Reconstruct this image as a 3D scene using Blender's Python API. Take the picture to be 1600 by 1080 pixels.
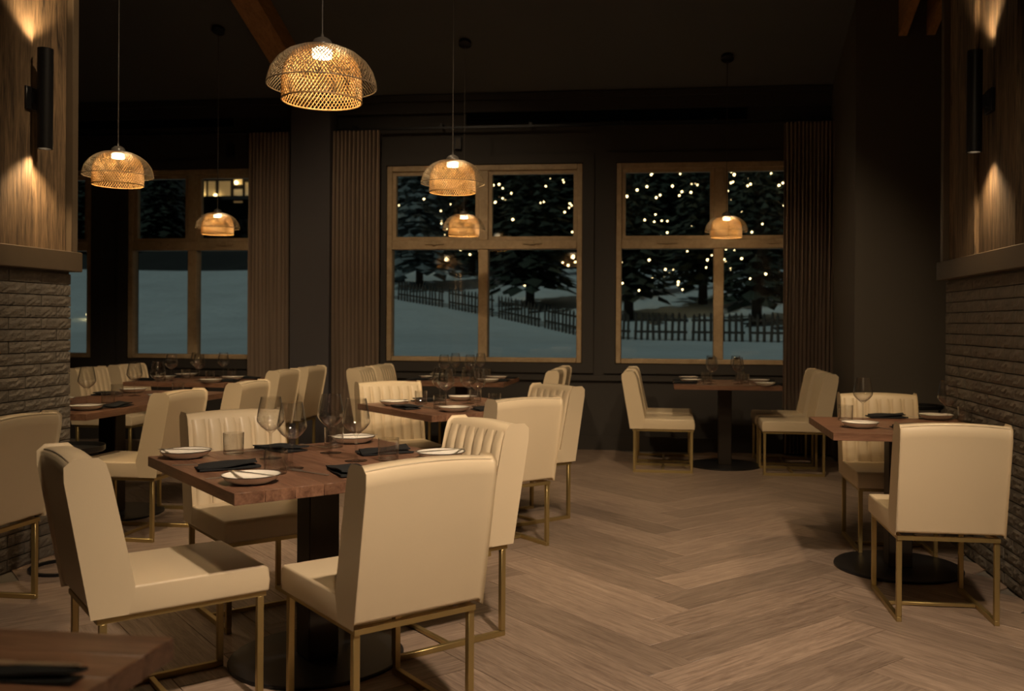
import bpy, bmesh, math, random
from mathutils import Vector, Matrix
random.seed(7)
for o in list(bpy.data.objects): bpy.data.objects.remove(o)
C = bpy.context.scene.collection
PI = math.pi
# ------------------------------------------------------------------ camera
CAM_H = 1.28; FPX = 1450.0; PX = 866.0; PY = 505.0; YAW = math.radians(7.0); ROLL = math.radians(0.34)
cam = bpy.data.cameras.new('camera'); cam_o = bpy.data.objects.new('camera', cam); C.objects.link(cam_o)
cam.sensor_fit = 'HORIZONTAL'; cam.sensor_width = 36.0; cam.lens = 36.0*FPX/1600.0
cam.shift_x = (800-PX)/1600.0; cam.shift_y = (PY-540)/1600.0
cam.clip_start = 0.05; cam.clip_end = 400
cam_o.matrix_world = Matrix.Translation((0, 0, CAM_H)) @ Matrix.Rotation(YAW, 4, 'Z') @ Matrix.Rotation(PI/2, 4, 'X') @ Matrix.Rotation(ROLL, 4, 'Z')
cam.dof.use_dof = True; cam.dof.focus_distance = 3.9; cam.dof.aperture_fstop = 3.2
bpy.context.scene.camera = cam_o
# ------------------------------------------------------------------ world, moon, exposure
w = bpy.data.worlds.new('night'); bpy.context.scene.world = w; w.use_nodes = True
w.node_tree.nodes['Background'].inputs[0].default_value = (0.55, 0.75, 0.9, 1)
w.node_tree.nodes['Background'].inputs[1].default_value = 0.014
moon = bpy.data.lights.new('moon', 'SUN'); moon.energy = 0.42; moon.color = (0.86, 1.0, 0.90); moon.angle = 0.02
moon_o = bpy.data.objects.new('moon', moon); C.objects.link(moon_o)
moon_o.rotation_euler = Vector((0.62, 0.45, -0.62)).to_track_quat('-Z', 'Y').to_euler()
vs = bpy.context.scene.view_settings
vs.view_transform = 'Standard'; vs.look = 'None'; vs.gamma = 1.0; vs.exposure = 0.25; vs.use_curve_mapping = False

CY, SY = math.cos(YAW), math.sin(YAW)
def ray(px): r = (px-PX)/FPX; return (r*CY-SY, r*SY+CY)
def hor(px): return PY+0.0118*(px-PX)
def flo(px, py, z=0.0):
    d = FPX*(CAM_H-z)/(py-hor(px)); a = ray(px); return Vector((a[0]*d, a[1]*d, z))
def on_y(px, Y, py=None):
    a = ray(px); d = Y/a[1]; x = a[0]*d
    return x if py is None else (x, CAM_H+(hor(px)-py)*d/FPX)
# ------------------------------------------------------------------ materials
def nt(m): m.use_nodes = True; return m.node_tree.nodes, m.node_tree.links, m.node_tree.nodes['Principled BSDF']
def mat(name, col, rough=0.5, metal=0.0, spec=0.5, emit=None, es=0.0, bump=None, var=None, coat=0.0):
    m = bpy.data.materials.new(name); n, l, p = nt(m)
    p.inputs['Base Color'].default_value = (*col, 1); p.inputs['Roughness'].default_value = rough
    p.inputs['Metallic'].default_value = metal; p.inputs['Specular IOR Level'].default_value = spec
    p.inputs['Coat Weight'].default_value = coat
    if emit: p.inputs['Emission Color'].default_value = (*emit, 1); p.inputs['Emission Strength'].default_value = es
    if var:
        tc = n.new('ShaderNodeTexCoord'); nz = n.new('ShaderNodeTexNoise'); nz.inputs['Scale'].default_value = var[0]; nz.inputs['Detail'].default_value = 5
        mx = n.new('ShaderNodeMix'); mx.data_type = 'RGBA'
        l.new(tc.outputs['Object'], nz.inputs['Vector']); l.new(nz.outputs['Fac'], mx.inputs['Factor'])
        mx.inputs['A'].default_value = (*[c*(1-var[1]) for c in col], 1); mx.inputs['B'].default_value = (*[min(1, c*(1+var[1])) for c in col], 1)
        l.new(mx.outputs['Result'], p.inputs['Base Color'])
    if bump:
        tc = n.new('ShaderNodeTexCoord'); nz = n.new('ShaderNodeTexNoise'); nz.inputs['Scale'].default_value = bump[0]; nz.inputs['Detail'].default_value = 4
        b = n.new('ShaderNodeBump'); b.inputs['Strength'].default_value = bump[1]; b.inputs['Distance'].default_value = bump[2]
        l.new(tc.outputs['Object'], nz.inputs['Vector']); l.new(nz.outputs['Fac'], b.inputs['Height']); l.new(b.outputs['Normal'], p.inputs['Normal'])
    return m
def wood(name, c1, c2, rough, rnd=0.35, stretch=(1.2, 14, 14), scale=2.2, bump=0.15, rings=True, hue=None, spec=0.4):
    """grain along local X, tone random per object"""
    m = bpy.data.materials.new(name); n, l, p = nt(m)
    tc = n.new('ShaderNodeTexCoord'); oi = n.new('ShaderNodeObjectInfo')
    off = n.new('ShaderNodeVectorMath'); off.operation = 'MULTIPLY_ADD'; off.inputs[1].default_value = (37, 23, 11)
    cmb = n.new('ShaderNodeCombineXYZ')
    for i in range(3): l.new(oi.outputs['Random'], cmb.inputs[i])
    l.new(cmb.outputs[0], off.inputs[0]); l.new(tc.outputs['Object'], off.inputs[2])
    mp = n.new('ShaderNodeMapping'); mp.inputs['Scale'].default_value = stretch; l.new(off.outputs[0], mp.inputs['Vector'])
    nz = n.new('ShaderNodeTexNoise'); nz.inputs['Scale'].default_value = scale; nz.inputs['Detail'].default_value = 7; nz.inputs['Roughness'].default_value = 0.62; nz.inputs['Distortion'].default_value = 0.9
    l.new(mp.outputs[0], nz.inputs['Vector'])
    wv = n.new('ShaderNodeTexNoise'); wv.inputs['Scale'].default_value = scale*5; wv.inputs['Detail'].default_value = 3; l.new(mp.outputs[0], wv.inputs['Vector'])
    ad = n.new('ShaderNodeMath'); ad.operation = 'MULTIPLY_ADD'; ad.inputs[1].default_value = 0.45; l.new(wv.outputs['Fac'], ad.inputs[0]); l.new(nz.outputs['Fac'], ad.inputs[2])
    rp = n.new('ShaderNodeValToRGB'); rp.color_ramp.elements[0].position = 0.5; rp.color_ramp.elements[1].position = 0.95
    rp.color_ramp.elements[0].color = (*c1, 1); rp.color_ramp.elements[1].color = (*c2, 1); l.new(ad.outputs[0], rp.inputs[0])
    hs = n.new('ShaderNodeHueSaturation'); mr = n.new('ShaderNodeMapRange'); mr.inputs['To Min'].default_value = 1-rnd; mr.inputs['To Max'].default_value = 1+rnd
    l.new(oi.outputs['Random'], mr.inputs['Value']); l.new(mr.outputs[0], hs.inputs['Value']); l.new(rp.outputs[0], hs.inputs['Color'])
    l.new(hs.outputs[0], p.inputs['Base Color']); p.inputs['Roughness'].default_value = rough; p.inputs['Specular IOR Level'].default_value = spec
    b = n.new('ShaderNodeBump'); b.inputs['Strength'].default_value = bump; b.inputs['Distance'].default_value = 0.004
    l.new(ad.outputs[0], b.inputs['Height']); l.new(b.outputs['Normal'], p.inputs['Normal'])
    return m
def glass_mat(name, rough=0.0, ior=1.45, tint=(1, 1, 1)):
    m = bpy.data.materials.new(name); n, l, p = nt(m)
    p.inputs['Base Color'].default_value = (*tint, 1); p.inputs['Transmission Weight'].default_value = 1; p.inputs['Roughness'].default_value = rough; p.inputs['IOR'].default_value = ior
    return m
def thin_glass(name, tint, ior, base=1.0, power=4.0, edge=None, rough=0.0):
    m = bpy.data.materials.new(name); m.use_nodes = True; n = m.node_tree.nodes; l = m.node_tree.links
    n.remove(n['Principled BSDF']); out = n['Material Output']
    t = n.new('ShaderNodeBsdfTransparent'); t.inputs[0].default_value = (*tint, 1); g = n.new('ShaderNodeBsdfGlossy'); g.inputs['Roughness'].default_value = rough
    lw = n.new('ShaderNodeLayerWeight'); lw.inputs['Blend'].default_value = .5; pw = n.new('ShaderNodeMath'); pw.operation = 'POWER'; pw.inputs[1].default_value = power
    r0 = ((ior-1)/(ior+1))**2; f = n.new('ShaderNodeMath'); f.operation = 'MULTIPLY_ADD'; f.inputs[1].default_value = .8; f.inputs[2].default_value = r0*base
    l.new(lw.outputs['Facing'], pw.inputs[0]); l.new(pw.outputs[0], f.inputs[0]); mx = n.new('ShaderNodeMixShader')
    if edge:
        em = n.new('ShaderNodeMix'); em.data_type = 'RGBA'; em.inputs['A'].default_value = (*tint, 1); em.inputs['B'].default_value = (*edge, 1); l.new(pw.outputs[0], em.inputs['Factor']); l.new(em.outputs['Result'], t.inputs[0])
    l.new(f.outputs[0], mx.inputs[0]); l.new(t.outputs[0], mx.inputs[1]); l.new(g.outputs[0], mx.inputs[2]); l.new(mx.outputs[0], out.inputs['Surface'])
    return m
M = {}
M['leather'] = mat('cream_leather', (0.66, 0.54, 0.365), 0.40, spec=0.45, bump=(220, 0.08, 0.002), var=(3, 0.05))
M['piping'] = mat('leather_piping', (0.50, 0.42, 0.30), 0.5)
M['brass'] = mat('satin_brass', (0.46, 0.35, 0.15), 0.38, 0.85)
M['walnut'] = wood('walnut_stave', (0.125, 0.06, 0.036), (0.30, 0.16, 0.098), 0.33, 0.20, (1.5, 16, 16), 2.0, 0.06)
M['oak'] = wood('oak_plank', (0.145, 0.102, 0.076), (0.36, 0.27, 0.205), 0.42, 0.20, (1.3, 20, 20), 2.6, 0.12)
M['barn'] = wood('barn_board', (0.024, 0.016, 0.010), (0.20, 0.130, 0.07), 0.75, 0.38, (11, 11, 0.9), 2.6, 0.6)
M['beam'] = wood('fir_beam', (0.30, 0.14, 0.05), (0.52, 0.27, 0.10), 0.55, 0.1, (14, 1.2, 14), 2.0, 0.1)
M['frame'] = wood('window_timber', (0.33, 0.235, 0.135), (0.47, 0.35, 0.215), 0.5, 0.03, (3, 3, 3), 2.0, 0.03)
M['trim'] = mat('bronze_trim', (0.10, 0.073, 0.047), 0.45, var=(6, 0.2))
M['black'] = mat('black_metal', (0.012, 0.012, 0.013), 0.36, 0.3)
M['column'] = mat('table_column_metal', (0.035, 0.027, 0.02), 0.4, 0.6)
M['wall'] = mat('charcoal_wall', (0.034, 0.029, 0.025), 0.7, var=(1.5, 0.12), bump=(90, 0.06, 0.002))
M['wall_grey'] = mat('slate_column_paint', (0.062, 0.056, 0.060), 0.65, var=(1.5, 0.1))
M['wall_taupe'] = mat('taupe_wall', (0.105, 0.088, 0.068), 0.7, var=(1.2, 0.1), bump=(90, 0.06, 0.002))
M['ceil'] = mat('charcoal_ceiling', (0.10, 0.103, 0.108), 0.75, var=(1.2, 0.12))
M['mortar'] = mat('dark_mortar', (0.17, 0.15, 0.125), 0.9, bump=(120, 0.3, 0.003))
M['brick'] = mat('split_face_brick', (0.165, 0.145, 0.12), 0.8, var=(22, 0.4), bump=(75, 0.7, 0.006))
M['curtain'] = mat('taupe_curtain', (0.27, 0.20, 0.15), 0.85, spec=0.15, bump=(400, 0.15, 0.001))
M['napkin'] = mat('charcoal_linen', (0.022, 0.023, 0.024), 0.85, spec=0.2, bump=(600, 0.3, 0.0006))
M['china'] = mat('cream_china', (0.80, 0.76, 0.67), 0.18)
M['rim'] = mat('dark_plate_rim', (0.03, 0.025, 0.02), 0.3)
M['steel'] = mat('polished_steel', (0.75, 0.71, 0.64), 0.28, 0.9)
M['darksteel'] = mat('dark_knife_handle', (0.05, 0.045, 0.04), 0.25, 0.7)
M['glass'] = thin_glass('clear_crystal', (0.98, 0.98, 0.975), 1.52, 1.9, 2.6, (0.80, 0.79, 0.77), 0.06)
M['vent'] = mat('matte_black_vent', (0.006, 0.006, 0.006), 0.9, spec=0.1)
M['tray'] = mat('black_tray_enamel', (0.03, 0.029, 0.027), 0.3, 0.4)
M['pane'] = thin_glass('window_glass', (0.92, 0.95, 0.95), 1.6)
M['mesh_in'] = mat('tan_shade_wire', (0.50, 0.31, 0.125), 0.5)
M['mesh_out'] = mat('taupe_shade_wire', (0.20, 0.155, 0.10), 0.5)
M['led'] = mat('led_disc', (1, 1, 1), 0.5, emit=(1.0, 0.80, 0.52), es=6.5)
M['cap'] = mat('smoked_cap', (0.10, 0.09, 0.08), 0.25)
M['sconce_led'] = mat('sconce_lens', (1, 1, 1), 0.5, emit=(1.0, 0.72, 0.42), es=14)
M['snow'] = mat('night_snow', (0.72, 0.80, 0.82), 0.8, var=(0.35, 0.22), bump=(1.2, 0.6, 0.12))
M['hill'] = mat('wooded_hill', (0.020, 0.024, 0.022), 0.95, var=(0.12, 0.8))
M['needle'] = mat('fir_needles', (0.035, 0.05, 0.035), 0.8, var=(2.0, 0.6))
M['snowneedle'] = mat('snowy_needles', (0.22, 0.27, 0.28), 0.8, var=(2.0, 0.5))
M['bark'] = mat('fir_bark', (0.05, 0.035, 0.025), 0.9)
M['bulb'] = mat('warm_bulb', (1, 0.9, 0.7), 0.4, emit=(1.0, 0.70, 0.32), es=7)
M['wire'] = mat('dark_wire', (0.01, 0.012, 0.01), 0.7)
M['fence'] = mat('weathered_picket', (0.055, 0.042, 0.03), 0.85, var=(4, 0.3))
M['litwin'] = mat('lit_window', (1, 0.8, 0.5), 0.5, emit=(1.0, 0.55, 0.20), es=0.13)
M['lodge'] = mat('dark_lodge_wall', (0.035, 0.028, 0.022), 0.8)
M['lamp_glow'] = mat('porch_globe', (1, 0.9, 0.7), 0.5, emit=(1.0, 0.72, 0.32), es=6)
# ------------------------------------------------------------------ helpers
def smooth(me, ang=40):
    for p in me.polygons: p.use_smooth = True
    if hasattr(me, 'set_sharp_from_angle'): me.set_sharp_from_angle(angle=math.radians(ang))
def mesh(name, bm, m, sm=None):
    bmesh.ops.recalc_face_normals(bm, faces=bm.faces[:])
    me = bpy.data.meshes.new(name); bm.to_mesh(me); bm.free()
    if m: me.materials.append(M[m] if isinstance(m, str) else m)
    if sm is not None: smooth(me, sm)
    return me
def link(name, me, parent=None, loc=(0, 0, 0), rot=None):
    o = bpy.data.objects.new(name, me); C.objects.link(o); o.location = loc
    if rot is not None: o.rotation_euler = rot
    if parent: o.parent = parent
    return o
def tag(o, label=None, cat=None, group=None, kind=None):
    if label: o['label'] = label
    if cat: o['category'] = cat
    if group: o['group'] = group
    if kind: o['kind'] = kind
    return o
def empty(name, loc, rz, label, cat, group=None):
    o = bpy.data.objects.new(name, None); C.objects.link(o); o.empty_display_size = 0.1
    o.location = loc; o.rotation_euler = (0, 0, rz); return tag(o, label, cat, group)
def box(bm, x0, x1, y0, y1, z0, z1, mtx=None):
    vs_ = [bm.verts.new((x, y, z)) for x in (x0, x1) for y in (y0, y1) for z in (z0, z1)]
    for f in ((0, 1, 3, 2), (4, 6, 7, 5), (0, 4, 5, 1), (2, 3, 7, 6), (0, 2, 6, 4), (1, 5, 7, 3)): bm.faces.new([vs_[i] for i in f])
    if mtx: bmesh.ops.transform(bm, matrix=mtx, verts=vs_)
    return vs_
def boxm(name, dims, m, bev=0.0, seg=1):
    bm = bmesh.new(); box(bm, *dims)
    if bev: bmesh.ops.bevel(bm, geom=bm.edges[:], offset=bev, segments=seg, profile=0.5, affect='EDGES')
    return mesh(name, bm, m, 40 if bev else None)
def lathe(bm, prof, seg=24, close=False, axis_xy=(0, 0)):
    rings = []
    for r, z in prof:
        if r < 1e-5: rings.append([bm.verts.new((axis_xy[0], axis_xy[1], z))])
        else: rings.append([bm.verts.new((axis_xy[0]+r*math.cos(2*PI*i/seg), axis_xy[1]+r*math.sin(2*PI*i/seg), z)) for i in range(seg)])
    pr = list(zip(rings, rings[1:])) + ([(rings[-1], rings[0])] if close else [])
    for a, b in pr:
        for i in range(seg):
            j = (i+1) % seg
            if len(a) == 1 and len(b) == 1: continue
            if len(a) == 1: bm.faces.new((a[0], b[i], b[j]))
            elif len(b) == 1: bm.faces.new((a[i], a[j], b[0]))
            else: bm.faces.new((a[i], a[j], b[j], b[i]))
def tube(bm, pts, r, n=5, cyc=False):
    rings = []; N = len(pts)
    for k, p in enumerate(pts):
        p = Vector(p); a = Vector(pts[(k-1) % N] if (cyc or k) else pts[0]); b = Vector(pts[(k+1) % N] if (cyc or k < N-1) else pts[-1])
        t = (b-a).normalized(); up = Vector((0, 0, 1)) if abs(t.z) < 0.95 else Vector((1, 0, 0))
        s = t.cross(up).normalized(); u = s.cross(t)
        rings.append([bm.verts.new(p+r*(math.cos(2*PI*i/n)*s+math.sin(2*PI*i/n)*u)) for i in range(n)])
    for a, b in list(zip(rings, rings[1:])) + ([(rings[-1], rings[0])] if cyc else []):
        for i in range(n): bm.faces.new((a[i], a[(i+1) % n], b[(i+1) % n], b[i]))
    if not cyc: bm.faces.new(rings[0]); bm.faces.new(rings[-1][::-1])
def prism(bm, pts, axis, a0, a1):
    """polygon pts extruded along axis ('x': pts are (y,z); 'z': pts are (x,y))"""
    def v(p, a): return (a, p[0], p[1]) if axis == 'x' else ((p[0], p[1], a) if axis == 'z' else (p[0], a, p[1]))
    A = [bm.verts.new(v(p, a0)) for p in pts]; B = [bm.verts.new(v(p, a1)) for p in pts]
    bm.faces.new(A); bm.faces.new(B[::-1])
    for i in range(len(pts)): j = (i+1) % len(pts); bm.faces.new((A[i], A[j], B[j], B[i]))
# ------------------------------------------------------------------ room shell
YB = 9.4                     # back (window) wall inner face
XL, YLE = -3.33, 4.83        # timber and brick pier by the long table: inner face, end
XR, YRE = 1.664, 5.82        # pier by the two-seat table
XS, YS = 1.583, 8.2          # return wall of the window bay, then the taupe wall
def ceil_z(Y): return 3.60+0.40*(YB-Y) if Y > 5.0 else 3.60+0.40*(YB-5.0)
def struct(name, me, parent=None): o = link(name, me, parent); return tag(o, kind='structure') if not parent else o
struct('floor', boxm('floor', (-8.2, 4.8, -2.7, 9.7, -0.2, -0.008), 'mortar'))
bm = bmesh.new(); prism(bm, [(9.7, ceil_z(9.7)), (5.0, ceil_z(5.0)), (-2.7, ceil_z(5.0)), (-2.7, ceil_z(5.0)+.15), (5.0, ceil_z(5.0)+.15), (9.7, ceil_z(9.7)+.15)], 'x', -8.2, 4.8)
ceil = struct('ceiling', mesh('ceiling', bm, 'ceil'))
ZT = ceil_z(5.0)
wl = struct('wall_left', boxm('wall_left', (XL-.25, XL-.004, -2.5, YLE, -0.008, ZT), 'mortar'))
wr = struct('wall_right', boxm('wall_right', (XR+.004, XR+.25, -2.5, YRE, -0.008, ZT), 'mortar'))
struct('wall_rear', boxm('wall_rear', (-3.6, 1.95, -2.7, -2.5, -0.008, ZT), 'wall'))
struct('wall_left_return', boxm('wall_left_return', (-8.2, XL-.25, YLE-.25, YLE-.03, -0.008, ZT), 'wall'))
struct('wall_far_left', boxm('wall_far_left', (-8.2, -8.0, YLE-.03, YB, -0.008, ZT), 'wall'))
struct('wall_right_return', boxm('wall_right_return', (XR+.25, 4.8, YRE-.25, YRE-.03, -0.008, ZT), 'wall'))
struct('wall_far_right', boxm('wall_far_right', (4.6, 4.8, YRE-.03, YS, -0.008, ZT), 'wall'))
bm = bmesh.new(); prism(bm, [(XS, YS), (4.8, YS), (4.8, YB+.2), (XS, YB+.2)], 'z', -0.008, 4.6)
struct('wall_taupe', mesh('wall_taupe', bm, 'wall_taupe'))
# ---- back wall with openings: (px left, px right), sill and head heights
ZS = 0.875; ZH = 2.905; ZM = 2.075
wins = [(-40, 143), (200, 402), (604, 909), (962, 1287)]
wx = [(on_y(a, YB), on_y(b, YB)) for a, b in wins]
bm = bmesh.new(); edges = [-8.2]+[e for p in wx for e in p]+[XS]
for i in range(0, len(edges), 2): box(bm, edges[i], edges[i+1], YB, YB+.2, -0.008, 3.7)
for a, b in wx: box(bm, a, b, YB, YB+.2, -0.008, ZS); box(bm, a, b, YB, YB+.2, ZH, 3.7)
wb = struct('wall_back', mesh('wall_back', bm, 'wall'))
bm = bmesh.new(); box(bm, -8, XS, YB-.025, YB, -0.008, 0.14); struct('baseboard_back', mesh('baseboard_back', bm, 'wall'))
bm = bmesh.new(); box(bm, -8, XS, YB-.05, YB, 3.44, 3.56); box(bm, -8, XS, YB-.09, YB, 3.56, 3.62); struct('trim_1', mesh('trim_1', bm, 'wall'))
bm = bmesh.new(); box(bm, -8, XS, YB-.03, YB, 0.70, 0.75); struct('trim_2', mesh('trim_2', bm, 'wall'))
bm = bmesh.new()
for a, b in wx:
    for q in ((a-.12, a-.005, ZS-.1, ZH+.1), (b+.005, b+.12, ZS-.1, ZH+.1), (a-.005, b+.005, ZH+.005, ZH+.1), (a-.005, b+.005, ZS-.1, ZS-.005)): box(bm, q[0], q[1], YB-.022, YB, q[2], q[3])
struct('trim_3', mesh('trim_3', bm, 'wall'))
for i, (a, b) in enumerate(wx):
    root = bpy.data.objects.new(f'window_{i+1}', None); C.objects.link(root); root.location = ((a+b)/2, YB, ZS); root['kind'] = 'structure'
    hw = (b-a)/2; H = ZH-ZS; hm = ZM-ZS; fy0, fy1 = -.012, .10
    def part(n, d, m='frame'): return link(n, boxm(n, d, m, 0.006), root)
    part('frame_jamb', (-hw, -hw+.055, fy0, fy1, 0, H)); part('frame_jamb', (hw-.055, hw, fy0, fy1, 0, H))
    part('frame_head', (-hw+.055, hw-.055, fy0, fy1, H-.06, H)); part('frame_sill', (-hw+.055, hw-.055, fy0, fy1, 0, .05))
    part('transom', (-hw+.055, hw-.055, fy0-.006, fy1, hm-.04, hm+.055))
    part('mullion', (-.05, .05, fy0, fy1, .05, hm-.04)); part('mullion', (-.05, .05, fy0, fy1, hm+.055, H-.06))
    for s in (-1, 1):
        x0, x1 = (.05, hw-.055) if s > 0 else (-hw+.055, -.05)
        z0, z1 = hm+.055, H-.06; bm = bmesh.new(); t = .038
        for q in ((x0, x0+t, z0, z1), (x1-t, x1, z0, z1), (x0+t, x1-t, z0, z0+t), (x0+t, x1-t, z1-t, z1)): box(bm, q[0], q[1], .012, .07, q[2], q[3])
        sash = link('sash', mesh('sash', bm, 'frame'), root)
        link('pane', boxm('pane', (x0+t, x1-t, .040, .044, z0+t, z1-t), 'pane'), sash)
        bm = bmesh.new(); cx = (x0+x1)/2; box(bm, cx-.10, cx+.10, -.034, -.019, hm+.012, hm+.026); box(bm, cx-.02, cx+.02, -.04, -.018, hm+.006, hm+.042)
        tag(link('handle', mesh('handle', bm, 'frame'), sash), 'small bronze crank handle')
        link('pane', boxm('pane', (x0, x1, .050, .054, .05, hm-.04), 'pane'), root)
# ---- painted column, timber beams
xc0, xc1 = on_y(452, 9.16), on_y(514, 9.16)
tag(link('pilaster', boxm('pilaster', (xc0, xc1, 9.16, YB-.0, -0.008, 3.69), 'wall_grey', .006)), kind='structure')
def beam(xa, xb, y0, y1, depth, drop, name, label):
    bm = bmesh.new(); prism(bm, [(y0, ceil_z(y0)-drop-depth), (y1, ceil_z(y1)-drop-depth), (y1, ceil_z(y1)-drop), (y0, ceil_z(y0)-drop)], 'x', xa, xb)
    tag(link(name, mesh(name, bm, 'beam')), label, 'beam')
xm = (xc0+xc1)/2
beam(xm-.14, xm+.10, 9.38, 5.02, .20, .004, 'ceiling_beam', 'brown timber beam climbing the sloped ceiling from the slate pilaster')
beam(1.93, 2.00, 8.19, 5.80, .34, .004, 'rafter', 'brown timber rafter on the taupe wall, next to the window bay')
beam(2.16, 2.23, 8.19, 5.80, .34, .004, 'rafter', 'brown timber rafter on the taupe wall, farther from the window bay')
# ---- floor planks in herringbone at 45 degrees to the room
W_, L_ = 0.23, 1.15
pm = boxm('plank', (-L_/2+.0008, L_/2-.0008, -W_/2+.0008, W_/2-.0008, -.008, 0.0), 'oak', .0012)
def in_view(x, y):
    d = -SY*x+CY*y; xc = CY*x+SY*y
    if d < 1.9: return False
    px = PX+FPX*xc/d; m = FPX*0.75/d
    return -m < px < 1600+m and PY+FPX*CAM_H/d < 1080+FPX*.5/d*0.9
bmr = bmesh.new(); nplank = 0; cand = []
fl = bpy.data.objects['floor']
for i in range(-60, 61):
    for j in range(-16, 17):
        for k in (0, 1):
            # herringbone lattice: step (W,W) along the stair, period (2L) across
            if k == 0: cx, cy, rz = i*W_+L_/2+j*L_, i*W_+W_/2-j*L_, 0
            else: cx, cy, rz = i*W_+W_/2+j*L_, i*W_+W_+L_/2-j*L_, PI/2
            a = PI/4; x, y = cx*math.cos(a)-cy*math.sin(a)+0.10, cx*math.sin(a)+cy*math.cos(a)+4.2
            if not (-8.0 < x < 4.6 and -2.5 < y < 9.4): continue
            if y < YLE and x < XL: continue
            if y < YRE and x > XR+.2: continue
            if y > YS and x > XS+.2: continue
            cand.append((math.hypot(x, y), x, y, rz+a))
cand.sort()
vis = [c for c in cand if in_view(c[1], c[2])]
chosen = set(id(c) for c in vis[:300])
for c in cand:
    _, x, y, r = c
    if id(c) in chosen: link('plank', pm, fl, (x, y, 0), (0, 0, r))
    else: box(bmr, -L_/2+.0008, L_/2-.0008, -W_/2+.0008, W_/2-.0008, -.008, 0, Matrix.Translation((x, y, 0)) @ Matrix.Rotation(r, 4, 'Z'))
tag(link('plank_field', mesh('plank_field', bmr, 'oak'), fl), kind='stuff')
# ---- piers: split-face bricks below, ledge, barn boards above
BL, BH = 0.247, 0.0615; ZLEDGE = 1.55
def brick_mesh(k, length):
    rnd = random.Random(k); bm = bmesh.new(); nx, nz = 10, 4; lx, hz = length-.005, BH-.005
    g = [[bm.verts.new((-lx/2+lx*i/nx, -(0.010+rnd.uniform(0, .007)*(1 if 0 < i < nx and 0 < j < nz else .25)), -hz/2+hz*j/nz)) for j in range(nz+1)] for i in range(nx+1)]
    for i in range(nx):
        for j in range(nz): bm.faces.new((g[i][j], g[i+1][j], g[i+1][j+1], g[i][j+1]))
    ring = [g[i][0] for i in range(nx+1)]+[g[nx][j] for j in range(1, nz+1)]+[g[i][nz] for i in range(nx-1, -1, -1)]+[g[0][j] for j in range(nz-1, 0, -1)]
    back = [bm.verts.new((v.co.x, .03, v.co.z)) for v in ring]
    for a in range(len(ring)): b = (a+1) % len(ring); bm.faces.new((ring[a], ring[b], back[b], back[a]))
    return mesh('brick', bm, 'brick')
bfull = [brick_mesh(k, BL) for k in range(7)]; bhalf = [brick_mesh(50+k, BL/2) for k in range(3)]
def pier(wall, X, yend, y0, sgn):
    rz = PI/2 if sgn > 0 else -PI/2       # brick front (-y local) towards +X (sgn>0) or -X
    for c in range(25):
        z = .001+BH*(c+.5); off = (0, .5, .18, .68)[c % 4]*BL; y = yend
        first = BL/2 if c % 2 else BL
        while y > y0:
            ln = first if y == yend else BL
            me = random.choice(bhalf if ln < BL else bfull)
            link('brick', me, wall, (X-.004*sgn*random.uniform(0, 1.0), y-ln/2, z), (0, 0, rz)); y -= ln
pier(wl, XL, YLE, 3.1, 1); pier(wr, XR, YRE, 4.0, -1)
def upper(wall, X, yend, sgn, n, widths, tn):
    y = yend-.04; k = 0
    for wd in widths:
        pr = (.0, .028, .006, .030, .0, .024)[k % 6]; x0, x1 = (X-.003, X+.006+pr) if sgn > 0 else (X-.006-pr, X+.003)
        link('board', boxm('board', (min(x0, x1)-0, max(x0, x1), -wd/2+.006, wd/2-.006, 1.66, ZT-.01), 'barn', .003), wall, (0, y-wd/2, 0)); y -= wd; k += 1
    a, b = (X-.03, X+.055) if sgn > 0 else (X-.055, X+.03)
    tag(link(f'trim_{tn}', boxm('ledge', (a, b, -2.5, yend+.035, ZLEDGE, 1.66), 'trim', .004)), kind='structure')
    a, b = (X-.03, X+.04) if sgn > 0 else (X-.04, X+.03)
    tag(link(f'trim_{tn+1}', boxm('corner_trim', (a, b, yend-.04, yend+.012, 1.66, ZT-.01), 'trim', .003)), kind='structure')
upper(wl, XL, YLE, 1, 0, [.31, .30, .28, .32, .30, .3, .3, .3, .3, .3], 4)
upper(wr, XR, YRE, -1, 0, [.25, .30, .315, .30, .28, .3, .3, .3, .3, .3, .3], 6)
# ---- wall fittings: linear vents, curtain rail, small speakers
def wall_box(name, pxa, pxb, pya, pyb, m, label, cat, thick=.02, yy=YB, group=None):
    xa, za = on_y(pxa, yy, pya); xb, zb = on_y(pxb, yy, pyb)
    root = empty(name, ((xa+xb)/2, yy, (za+zb)/2), 0, label, cat, group)
    h, hw = abs(za-zb)/2, abs(xb-xa)/2
    bm = bmesh.new()
    for q in ((-hw, hw, -h, -h+.012), (-hw, hw, h-.012, h), (-hw, -hw+.012, -h+.012, h-.012), (hw-.012, hw, -h+.012, h-.012)): box(bm, q[0], q[1], -thick, 0, q[2], q[3])
    link('frame', mesh('frame', bm, m), root)
    return root, hw, h
for a, b, lab in ((60, 363, 'long black linear air vent above the curtained window by the pilaster'), (727, 1165, 'long black linear air vent above the two fairy-light windows')):
    r, hw, h = wall_box('linear_vent', a, b, 181 if a < 100 else 174, 195 if a < 100 else 188, 'vent', lab, 'vent', .03, YB-.0)
    for q in range(3): link('slat', boxm('slat', (-hw+.012, hw-.012, -.022, -.006, -h+.014+q*(2*h-.03)/3, -h+.014+q*(2*h-.03)/3+.012), 'vent'), r)
    link('backing', boxm('backing', (-hw+.012, hw-.012, -.005, -.001, -h+.012, h-.012), 'vent'), r)
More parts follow.
